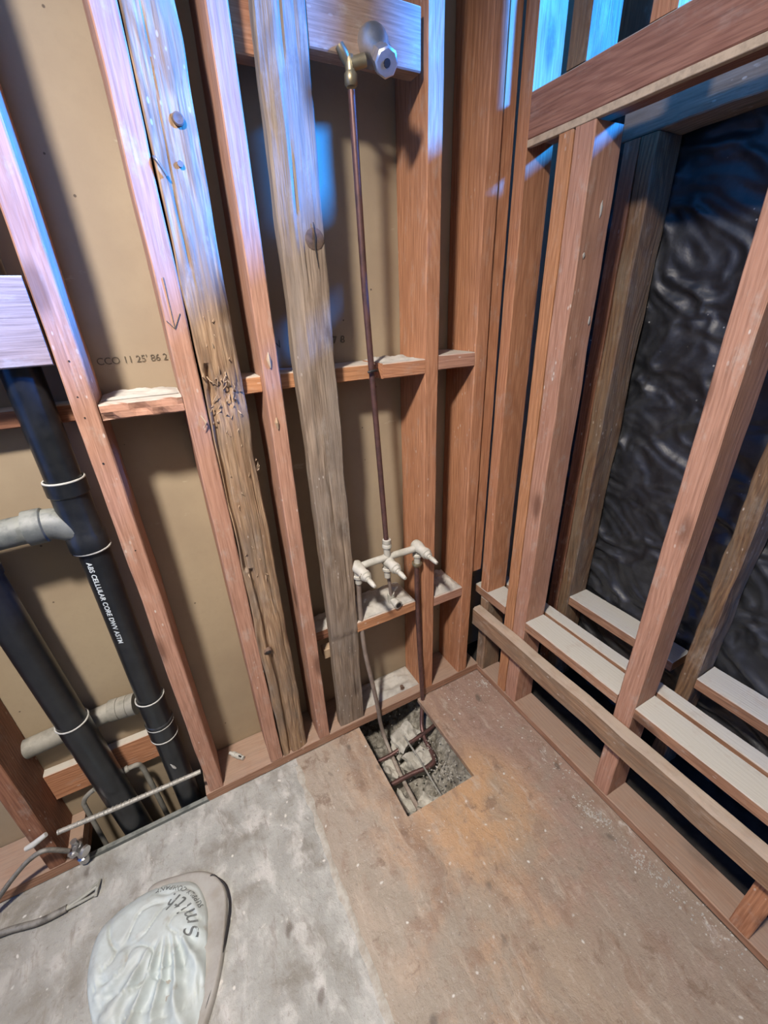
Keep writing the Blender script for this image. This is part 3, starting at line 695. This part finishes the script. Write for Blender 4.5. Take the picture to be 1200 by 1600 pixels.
tag(tube('foam_stub', [(-1.512, -0.010, 0.171), (-1.495, -0.012, 0.176), (-1.462, -0.010, 0.190)], [0.006, 0.008, 0.006], M['cement_ring'], seg=10), 'short pale stub poking out beside the dark reddish stud', 'stub')
fc = empty('floor_cable', (-1.40, -0.085, 0.0), 'dark cable lying on the floor with a pale frayed end', 'cable')
tube('cable', curve([(-1.80, -0.12, 0.010), (-1.68, -0.085, 0.010), (-1.60, -0.085, 0.010), (-1.52, -0.105, 0.010), (-1.46, -0.107, 0.011)], 6), 0.0085, M['cable'], fc, 12)
for i, (dy, dz) in enumerate(((-0.006, 0.0), (0.0, 0.004), (0.006, 0.0))):
    tube('wire', curve([(-1.462, -0.107+dy*0.3, 0.011), (-1.43, -0.103+dy, 0.010+dz), (-1.392, -0.094+dy*2.2, 0.009+dz*1.3)], 4), 0.0038, M['cable_pale'], fc, 8)
tube('clip', [(-1.396, -0.112, 0.006), (-1.390, -0.098, 0.016), (-1.388, -0.074, 0.006)], 0.004, M['cable_pale'], fc, 8)
cp = empty('copper_stub', (-1.395, 0.07, 0.04), 'thin dusty bent tube rising between stop valve and second drain pipe', 'pipe')
tube('tube', curve([(-1.396, 0.06, -0.15), (-1.394, 0.06, 0.12), (-1.390, 0.06, 0.165), (-1.372, 0.055, 0.19), (-1.352, 0.05, 0.205)], 5), 0.0065, M['pipe_grey'], cp, 10)
cp = empty('copper_stub', (-1.245, 0.07, 0.04), 'thin dusty tube with capped elbow between the two black drain pipes', 'pipe')
tube('tube', curve([(-1.228, 0.085, -0.15), (-1.235, 0.085, 0.11), (-1.240, 0.085, 0.175), (-1.248, 0.08, 0.195), (-1.275, 0.075, 0.20)], 5), 0.0075, M['pipe_grey'], cp, 10)
lathe('cap', (-1.268, 0.076, 0.20), (-1, -0.1, 0), [(0, 0.007), (0, 0.010), (0.018, 0.010), (0.018, 0)], M['pipe_grey'], cp, 12)

# plastic connector on the plate
pc = empty('wire_connector', (-0.985, 0.085, ZP), 'small grey-white ribbed plastic connector lying on the sole plate', 'connector')
lathe('body', (-1.000, 0.100, ZP+0.009), (0.62, -0.72, 0), [(0, 0.006), (0.012, 0.006), (0.013, 0.009), (0.024, 0.009), (0.025, 0.007), (0.028, 0.007), (0.029, 0.009), (0.045, 0.009), (0.046, 0.007), (0.058, 0.007), (0.058, 0.003)], M['cement_ring'], pc, 10)
tube('slot', [(-0.975, 0.067, ZP+0.0165), (-0.968, 0.059, ZP+0.0165)], 0.0025, M['black'], pc, 8)

# ------------------------------------------------------------------ shower plumbing
sv = empty('shower_valve', (-0.44, -0.01, 1.82), 'chrome shower valve with bell flange fixed to the upper board', 'valve')
lathe('drop_elbow', (-0.452, -0.004, 1.800), (0, 0, 1), [(0, 0.010), (0.004, 0.013), (0.018, 0.013), (0.022, 0.010), (0.040, 0.011), (0.046, 0.007)], M['brass'], sv, 14)
tube('mounting_ear', [(-0.452, 0.0, 1.832), (-0.464, -0.004, 1.845), (-0.472, -0.002, 1.857)], [0.008, 0.010, 0.009], M['brass'], sv, 10)
lathe('nipple', (-0.452, -0.006, 1.832), (1, -0.25, 0.28), [(0, 0.011), (0.030, 0.011)], M['brass'], sv, 14)
lathe('bell_flange', (-0.398, 0.006, 1.872), (-0.18, -1, -0.72), [(0, 0.030), (0.002, 0.033), (0.010, 0.0325), (0.024, 0.026), (0.040, 0.018), (0.055, 0.0145), (0.055, 0.0)], M['chrome'], sv, 32)
lathe('spindle_body', (-0.404, -0.032, 1.845), (-0.16, -1, -0.68), [(0, 0.016), (0.014, 0.019), (0.028, 0.020), (0.030, 0.016), (0.034, 0.016), (0.035, 0.0225), (0.052, 0.0225), (0.055, 0.0195), (0.055, 0.007), (0.046, 0.006)], M['chrome'], sv, 8)
lathe('spindle_hole', (-0.4111, -0.0765, 1.8148), (-0.16, -1, -0.68), [(0, 0.006), (0.0020, 0.006), (0.0021, 0.0)], M['black'], sv, 14)
rp = tag(tube('riser_pipe', [(-0.452, -0.004, 1.795), (-0.440, 0.006, 1.45), (-0.430, 0.010, 1.26), (-0.420, 0.006, 1.0), (-0.4105, 0.0, 0.725)], 0.0078, M['copper'], seg=16), 'dark copper pipe rising from the tap manifold to the shower valve', 'pipe')
tb = tube('pipe_tie', curve([(-0.446, -0.0, 1.262), (-0.438, -0.004, 1.264), (-0.425, -0.003, 1.265), (-0.414, 0.010, 1.262), (-0.400, 0.035, 1.262)], 4), 0.003, M['black'], seg=8)
tag(tb, 'black wire tie holding the copper riser to the orange blocking', 'tie')

mf = empty('tap_manifold', (-0.41, 0.0, 0.60), 'dust-coated brass three-valve bath and shower manifold', 'tap')
ZM = 0.700; XL, XM, XR = -0.513, -0.4105, -0.297
lathe('inlet_collar', (XM, 0, 0.765), (0, 0, -1), [(0, 0.0095), (0.001, 0.013), (0.012, 0.014), (0.016, 0.012), (0.020, 0.015), (0.028, 0.015), (0.030, 0.011), (0.066, 0.011)], M['brass_dusty'], mf, 20)
tube('crossbar', curve([(XL, 0, ZM-0.006), (XL+0.03, 0, ZM-0.001), (XM, 0, ZM), (XR-0.03, 0, ZM-0.001), (XR, 0, ZM)], 5), 0.0115, M['brass_dusty'], mf, 16)
def valve(x, dz=0.0, L=1.0, down=0.04):
    z = ZM+dz; g = empty('valve_stem', (x, 0, z), None, None) if False else None
    b_ = lathe('valve_body', (x, 0.022, z+0.004), (0.06, -1, -0.10), [(0, 0.010), (0.004, 0.018), (0.018, 0.020), (0.034, 0.018), (0.040, 0.0155), (0.056, 0.0155), (0.058, 0.018), (0.070, 0.0175), (0.072, 0.0135), (0.082, 0.012), (0.083, 0.008)], M['brass_dusty'], mf, 14)
    s_ = lathe('stem', (x+0.0035, -0.055*L, z-0.0035), (0.06, -1, -0.10), [(0, 0.008), (0.012, 0.008), (0.013, 0.006), (0.016, 0.006), (0.017, 0.008), (0.034, 0.0075), (0.046, 0.005), (0.047, 0)], M['brass_dusty'], b_, 10)
    if down: lathe('tail', (x, 0.004, z-0.006), (0, 0, -1), [(0, 0.013), (0.018, 0.012), (0.020, 0.016), (0.028, 0.016), (0.030, 0.011), (down+0.02, 0.0105)], M['brass_dusty'], mf, 14)
valve(XL, -0.008, down=0.03); valve(XM, -0.016, down=0.035); valve(XR, 0.0, down=0.035)
lathe('union_nut', (XR, 0.006, 0.640), (0, 0, -1), [(0, 0.011), (0, 0.017), (0.006, 0.018), (0.010, 0.0155), (0.016, 0.012)], M['brass'], mf, 16)
lathe('valve_bonnet_nut', (XL+0.001, -0.036, ZM-0.010), (0.06, -1, -0.10), [(0, 0.0158), (0.008, 0.0165), (0.009, 0.0158)], M['brass'], mf, 8)

hot = tag(tube('hot_pipe', curve([(-0.512, 0.006, 0.665), (-0.513, 0.008, 0.56), (-0.512, 0.008, 0.44), (-0.507, 0.004, 0.33), (-0.493, -0.004, 0.20), (-0.480, -0.008, 0.08), (-0.472, -0.008, -0.02), (-0.466, -0.028, -0.09), (-0.468, -0.10, -0.125), (-0.476, -0.20, -0.128), (-0.478, -0.34, -0.13)], 5), 0.0078, M['copper_dusty'], seg=14), 'dusty copper pipe dropping from the left tap into the floor cut-out', 'pipe')
cold = tag(tube('cold_pipe', curve([(-0.298, 0.006, 0.645), (-0.297, 0.006, 0.52), (-0.295, -0.004, 0.30), (-0.290, -0.012, 0.12), (-0.283, -0.012, 0.0)], 4)+curve([(-0.290, -0.020, -0.03), (-0.315, -0.055, -0.08), (-0.330, -0.10, -0.100), (-0.334, -0.15, -0.105), (-0.338, -0.175, -0.105), (-0.352, -0.192, -0.105), (-0.385, -0.195, -0.106), (-0.45, -0.185, -0.110), (-0.53, -0.18, -0.115)], 5), 0.0082, M['copper'], seg=14), 'copper pipe from the right tap down the stud, elbowing across the floor cut-out', 'pipe')
tag(tube('branch_line', curve([(-0.66, -0.06, -0.125), (-0.50, -0.085, -0.112), (-0.42, -0.088, -0.098), (-0.33, -0.085, -0.092), (-0.24, -0.07, -0.09)], 5), 0.0075, M['copper'], seg=12), 'dark pipe crossing the back half of the floor cut-out', 'pipe')
tag(tube('steel_rod', [(-0.405, -0.070, -0.068), (-0.400, -0.16, -0.078), (-0.398, -0.25, -0.092), (-0.396, -0.36, -0.105)], 0.0035, M['pipe_grey'], seg=8), 'thin grey rod lying lengthwise in the floor cut-out', 'rod')
se = empty('spout_elbow', (-0.383, 0.03, 0.49), 'dusty brass bath spout elbow resting in plaster dust on the low blocking', 'elbow')
tube('drop_pipe', [(XM+0.001, 0.006, 0.655), (-0.397, 0.016, 0.58), (-0.388, 0.026, 0.515)], 0.0062, M['copper_dusty'], se, 12)
lathe('elbow', (-0.387, 0.030, 0.535), (0.02, 0, -1), [(0, 0.0085), (0.002, 0.013), (0.016, 0.013), (0.018, 0.011), (0.040, 0.012)], M['brass_dusty'], se, 14)
lathe('outlet', (-0.386, 0.040, 0.507), (0.15, -1, -0.1), [(0, 0.011), (0.020, 0.012), (0.040, 0.0155), (0.048, 0.0155), (0.048, 0.010), (0.040, 0.009)], M['brass_dusty'], se, 16)
lathe('bore', (-0.3795, -0.0015, 0.5028), (0.15, -1, -0.1), [(0, 0.010), (0.007, 0.0098), (0.0072, 0)], M['black'], se, 14)
tube('mounting_ear', [(-0.395, 0.03, 0.515), (-0.372, 0.045, 0.535), (-0.352, 0.05, 0.532)], [0.006, 0.012, 0.006], M['brass_dusty'], se, 10)

# ------------------------------------------------------------------ right wall framing
PX = 0.090
o = board('sole_plate', M['plate'], 0.0, PX, -2.35, -0.0, 0.0, 0.029, axis='y', rough=0.001, nx=3, step=0.04); tag(o, 'dusty flat sole plate along the foot of the right stud wall', 'plate')
def rstud(label, mat, y0, y1, x0=0.0, x1=PX, z0=0.03, z1=1.742, **k):
    o = board('wall_stud', mat, x0, x1, y0, y1, z0, z1, **k); return tag(o, label, 'stud')
rstud('tall corner stud of the right wall standing on a dusty block', M['fir'], -0.024, 0.017, z0=0.420, z1=ZT, rough=0.0006, nx=3)
rstud('short grey stub post under the rail end in the corner', M['ledge'], -0.031, 0.011, z1=0.378)
rstud('left ply of the doubled stud right of the corner', M['fir_orange'], -0.163, -0.122, rough=0.0008, nx=3)
rstud('right ply of the doubled stud right of the corner, chipped and specked', M['fir_pink'], -0.219, -0.1665, rough=0.0012, nx=4, step=0.03)
rstud('lone pinkish stud crossing in front of the black plastic', M['fir_pink'], -0.615, -0.566, rough=0.0010, nx=3)
rstud('stud foot at the bottom right corner of the picture below the rail', M['fir'], -0.990, -0.948, rough=0.0008)
# ledger and sill blocks
def fn_end(a, b, z, w, d): return (0, 0)
o = board('ledger_rail', M['ledge'], -0.040, -0.0005, -1.42, 0.004, 0.262, 0.347, axis='y', bev=0.007, rough=0.0018, nx=4, step=0.02, smooth=True); tag(o, 'long dusty ledger rail nailed across the front of the right wall studs', 'rail')
def rblock(label, mat, y0, y1, x0=0.0, x1=0.086, z0=0.383, z1=0.420, **k):
    o = board('sill_block', mat, x0, x1, y0, y1, z0, z1, axis='y', rough=0.0010, nx=3, **k); return tag(o, label, 'block')
rblock('dusty sill block under the tall corner stud', M['sill'], -0.121, 0.045)
rblock('white-dusted sill block between doubled stud and lone pinkish stud', M['sill'], -0.565, -0.220)
rblock('white-dusted sill block right of the lone pinkish stud', M['sill'], -0.947, -0.616)
o = board('inner_rail', M['sill'], 0.108, 0.152, -1.42, 0.10, 0.33, 0.412, axis='y', rough=0.001, nx=3); tag(o, 'narrow rail on edge between the inner and outer sill blocks', 'rail')
OX0, OX1 = 0.242, 0.334
rblock('outer sill block behind the doubled stud, white with dust', M['sill'], -0.572, -0.197, OX0, OX1)
rblock('outer sill block right of the bark-edged stud', M['sill'], -1.42, -0.640, OX0, OX1)
rstud('outer stud with shadow toned into its colour, glimpsed behind the doubled stud', M['fir_dark'], -0.150, -0.108, OX0, OX1, z0=0.0, z1=1.755)  # dark material paints the shadow it lies in
def fn_bark(a, b, z, w, d):
    k = max(0, 1-a/0.03); r = 0.5+noise.noise(Vector((z*7, b*9, 3)))+0.4*noise.noise(Vector((z*22, b*20, 1)))
    return (k*0.004*r, -max(0, 1-b/0.02)*0.0+(0.006*r if b > d/2 and a < 0.03 else 0))
rstud('brown-edged outer stud framing the left side of the black plastic', M['bark'], -0.196, -0.153, OX0, OX1, z0=0.0, z1=1.755, rough=0.0018, nx=4, step=0.02, smooth=True)
rstud('rough bark-edged outer stud in front of the black plastic', M['bark'], -0.637, -0.600, OX0, OX1, z0=0.0, z1=1.755, rough=0.0035, nx=4, step=0.015, smooth=True, fn=fn_bark)
# headers
o = board('window_header', M['header'], 0.0, PX, -1.42, -0.026, 1.758, 1.846, axis='y', rough=0.0008, nx=3); tag(o, 'brown header beam running from the corner across the top right', 'beam')
o = board('plywood_strip', M['strip'], -0.002, 0.012, -1.42, -0.028, 1.743, 1.7575, axis='y', bev=0.001); tag(o, 'thin pale plywood edge under the brown header beam', 'strip')
o = board('outer_header', M['grey'], OX0, OX1, -1.42, -0.10, 1.757, 1.832, axis='y', rough=0.0030, nx=4, step=0.02, smooth=True); tag(o, 'rough grey outer header above the black plastic', 'beam')
# cripple studs above the header
rstud('short stud above the header nearest the corner, side lit blue', M['bark'], -0.170, -0.121, z0=1.847, z1=ZT)
rstud('second short stud above the header, at the top edge of the picture', M['fir'], -0.352, -0.303, z0=1.847, z1=ZT)
# torn paper scraps on the doubled stud
for (x, y, z, q, lab) in ((0.055, -0.2205, 1.59, 0.016, 'largest torn white scrap, high on the side of the doubled stud'), (0.075, -0.2205, 1.36, 0.010, 'lower narrow white scrap at the far edge of the doubled stud'), (0.02, -0.2205, 1.50, 0.006, 'tiny white scrap between the two larger ones on the doubled stud')):
    tag(lump('paper_scrap', (x, y, z), (0.004, 0.0012, q), M['plaster'], seed=z), lab, 'scrap', 'scraps on the doubled stud')

# black polythene sheet
def poly():
    bm = bmesh.new(); NY, NZ = 210, 250; y0, y1, z0, z1 = -1.45, 0.135, 0.0, 1.89
    V = []
    for j in range(NZ+1):
        row = []
        for i in range(NY+1):
            y = y0+(y1-y0)*i/NY; z = z0+(z1-z0)*j/NZ
            q = Vector((y*6.5+z*2.2, z*10.5-y*3.5, 0)); q += Vector((noise.noise(q*0.7), noise.noise(q*0.7+Vector((5, 5, 5))), 0))*0.9
            r = 1-abs(noise.noise(q))*2.2; r2 = 1-abs(noise.noise(q*2.3+Vector((3, 1, 0))))*2.2
            x = 0.352+0.008*noise.noise(Vector((y*3, z*3, 2))) - 0.013*max(0, r)**2 - 0.007*max(0, r2)**2
            row.append(bm.verts.new((max(x, 0.336), y, z)))
        V.append(row)
    for j in range(NZ):
        for i in range(NY): bm.faces.new((V[j][i], V[j+1][i], V[j+1][i+1], V[j][i+1]))
    me = bpy.data.meshes.new('plastic_sheet'); bm.to_mesh(me); bm.free()
    o = link('plastic_sheet', me, M['poly'], smooth=True)
    return tag(o, 'wrinkled black plastic sheeting hung behind the right wall studs', 'sheeting')
poly()
slab('wall_right', M['fir_dark'], 0.365, 0.38, -1.45, 0.154, -0.32, 1.89, label='dark sheathing behind the plastic')
slab('wall_right', M['fir_dark'], 0.366, 0.38, -0.26, 0.154, 1.89, 2.75, label='dark sheathing above the outer header')

# ------------------------------------------------------------------ crumbs and chips on the floor
def crumbs(name, label, spots, mat, n, smin, smax, seed):
    r = random.Random(seed); vs, fs = [], []
    for k in range(n):
        cx_, cy_, sx, sy, cz = r.choice(spots); x = r.gauss(cx_, sx); y = r.gauss(cy_, sy); s = r.uniform(smin, smax)*r.uniform(.5, 1)
        b0 = len(vs); a = r.random()*6.28
        base = [(math.cos(a+t)*s*r.uniform(.6, 1.2), math.sin(a+t)*s*r.uniform(.6, 1.2), 0) for t in (0, 1.57, 3.14, 4.71)]
        vs += [(x+p[0], y+p[1], cz) for p in base] + [(x+p[0]*.6, y+p[1]*.6, cz+s*r.uniform(.3, .9)) for p in base]
        fs += [(b0, b0+1, b0+5, b0+4), (b0+1, b0+2, b0+6, b0+5), (b0+2, b0+3, b0+7, b0+6), (b0+3, b0, b0+4, b0+7), (b0+4, b0+5, b0+6, b0+7)]
    me = bpy.data.meshes.new(name); me.from_pydata(vs, [], fs); me.update()
    return tag(link(name, me, mat), label, 'debris', kind='stuff')
crumbs('plaster_crumbs', 'white plaster crumbs scattered along the foot of the right wall', [(-0.03, -0.07, .02, .03, 0), (-0.07, -0.60, .015, .03, 0), (-0.05, -0.64, .012, .02, 0), (-0.055, -0.75, .012, .03, 0), (-0.03, -0.93, .02, .06, 0), (-0.04, -0.81, .012, .03, 0), (-0.12, -0.1, .06, .06, 0), (-0.03, -0.45, .02, .12, 0)], M['plaster'], 620, 0.0012, 0.0048, 3)
crumbs('floor_grit', 'fine grey grit strewn over the plywood floor', [(-0.75, -0.25, .10, .12, 0.001), (-0.60, -0.45, .15, .12, 0.001), (-0.85, -0.08, .2, .03, 0.001), (-0.9, -0.5, .2, .2, 0.001), (-0.3, -0.6, .2, .2, 0.001)], M['plaster'], 420, 0.0008, 0.0024, 9)
crumbs('dirt_crumbs', 'loose grey crumbs lying on the dirt in the floor cut-out', [(-0.43, -0.17, .08, .10, -0.150), (-0.34, -0.22, .03, .09, -0.095)], M['concrete'], 260, 0.0015, 0.0055, 4)

# ------------------------------------------------------------------ dusty bag on the floor
def bag():
    root = empty('plastic_bag', (-1.26, -0.35, 0.0), 'crumpled pale blue-white printed bag lying on the floor', 'bag')
    def outline(t, P):
        n = len(P); f = t*n; i = int(f) % n; u = f-int(f); p0, p1, p2, p3 = [Vector(P[(i+k-1) % n]) for k in range(4)]
        return 0.5*((2*p1)+(p2-p0)*u+(2*p0-5*p1+4*p2-p3)*u*u+(3*p1-p0-3*p2+p3)*u**3)
    def pad(name, P, c, hfun, mat, lab=None, z0=0.002):
        NR, NA = 46, 120; bm = bmesh.new(); c = Vector(c); rows = []; ctr = bm.verts.new((c.x, c.y, z0+hfun(c.x, c.y, 0)))
        for r in range(1, NR+1):
            row = []
            for a in range(NA):
                e = outline(a/NA, P); f = r/NR; p = c.lerp(e, f)
                z = z0+max(0.0, hfun(p.x, p.y, f)) if r < NR else z0-0.001
                row.append(bm.verts.new((p.x, p.y, z)))
            rows.append(row)
        for a in range(NA): bm.faces.new((ctr, rows[0][a], rows[0][(a+1) % NA]))
        for r in range(NR-1):
            for a in range(NA): bm.faces.new((rows[r][a], rows[r+1][a], rows[r+1][(a+1) % NA], rows[r][(a+1) % NA]))
        bmesh.ops.recalc_face_normals(bm, faces=bm.faces)
        me = bpy.data.meshes.new(name); bm.to_mesh(me); bm.free()
        o = link(name, me, mat, root, smooth=True)
        if lab: o['label'] = lab
        return o
    def h1(x, y, f):
        e = min(1, (1-f)*6)**0.5
        h = 0.024+0.010*noise.noise(Vector((x*9, y*9, 4)))
        if y < -0.30:
            # folds fanning towards the camera
            k = min(1, (-0.30-y)/0.05); th = math.atan2(y+0.27, x+1.22)*9+2.0*noise.noise(Vector((x*8, y*8, 0)))
            h += k*(0.011*(1-abs(math.sin(th))*2)+0.008*noise.noise(Vector((x*40, y*40, 1))))
        cr = abs(noise.noise(Vector((x*16+y*6, y*22, 7)))); h -= 0.008*max(0, 1-cr*12)
        return h*e
    def h2(x, y, f): return (0.006+0.004*noise.noise(Vector((x*12, y*12, 4)))+0.007*f**3)*min(1, (1-f)*14)**0.5
    # world outlines
    P1 = [(-1.395, -0.235), (-1.372, -0.195), (-1.325, -0.178), (-1.265, -0.172), (-1.20, -0.185), (-1.150, -0.215), (-1.130, -0.275), (-1.135, -0.34), (-1.150, -0.42), (-1.17, -0.52), (-1.25, -0.56), (-1.33, -0.52), (-1.37, -0.42), (-1.40, -0.31)]
    P2 = [(-1.27, -0.165), (-1.18, -0.172), (-1.115, -0.205), (-1.082, -0.26), (-1.088, -0.33), (-1.115, -0.42), (-1.16, -0.50), (-1.22, -0.56), (-1.24, -0.42), (-1.26, -0.28)]
    pad('flap', P2, (-1.17, -0.32), h2, M['bag_dirty'], 'grimy grey flat flap')
    pad('bag_body', P1, (-1.27, -0.35), h1, M['bag'], z0=0.004)
    # print: arc of script and a line of small capitals, upside down from the camera
    from mathutils.bvhtree import BVHTree
    trees = []
    for o in root.children:
        me = o.data; trees.append(BVHTree.FromPolygons([v.co+o.matrix_world.translation for v in me.vertices], [tuple(p.vertices) for p in me.polygons]))
    cxx, cyy = -1.270, -0.318
    def pr(s, size, R, a0, shear, sp=1.0):
        def f(v):
            th = a0 + v.x/R; rr = R-v.y; x = cxx+math.cos(th)*rr; y = cyy+math.sin(th)*rr; top = 0.004
            for t in trees:
                h = t.ray_cast(Vector((x, y, 0.3)), Vector((0, 0, -1)))
                if h[0] is not None: top = max(top, h[0].z)
            return Vector((math.cos(th)*rr, math.sin(th)*rr, top+0.0012+v.z))
        text('print', s, size, M['ink_dark'], Matrix.Translation((cxx, cyy, 0)), root, shear=shear, bend=f, ext=0.0003, space=sp, off=0.0)
    pr('Smith', 0.052, 0.118, math.radians(-14), 0.5, 1.25)
    pr('SUPPLY COMPANY', 0.0165, 0.137, math.radians(15), 0.0, 1.15)
M['ink_dark'] = m_plain('dark_bag_print', (0.085, 0.095, 0.09), 0.6, c2=(0.16, 0.17, 0.165), scale=150)
bag()
cb = tag(tube('black_detail', curve([(-1.122, -0.222, 0.010), (-1.108, -0.222, 0.014), (-1.098, -0.232, 0.010), (-1.080, -0.262, 0.010), (-1.078, -0.31, 0.009), (-1.098, -0.37, 0.009), (-1.13, -0.43, 0.009), (-1.175, -0.50, 0.009), (-1.21, -0.56, 0.008)], 6), 0.0028, M['black'], seg=8), 'thin black cord curling round the right side of the crumpled bag', 'streak')  # thin black tube along the edge of the bag flap
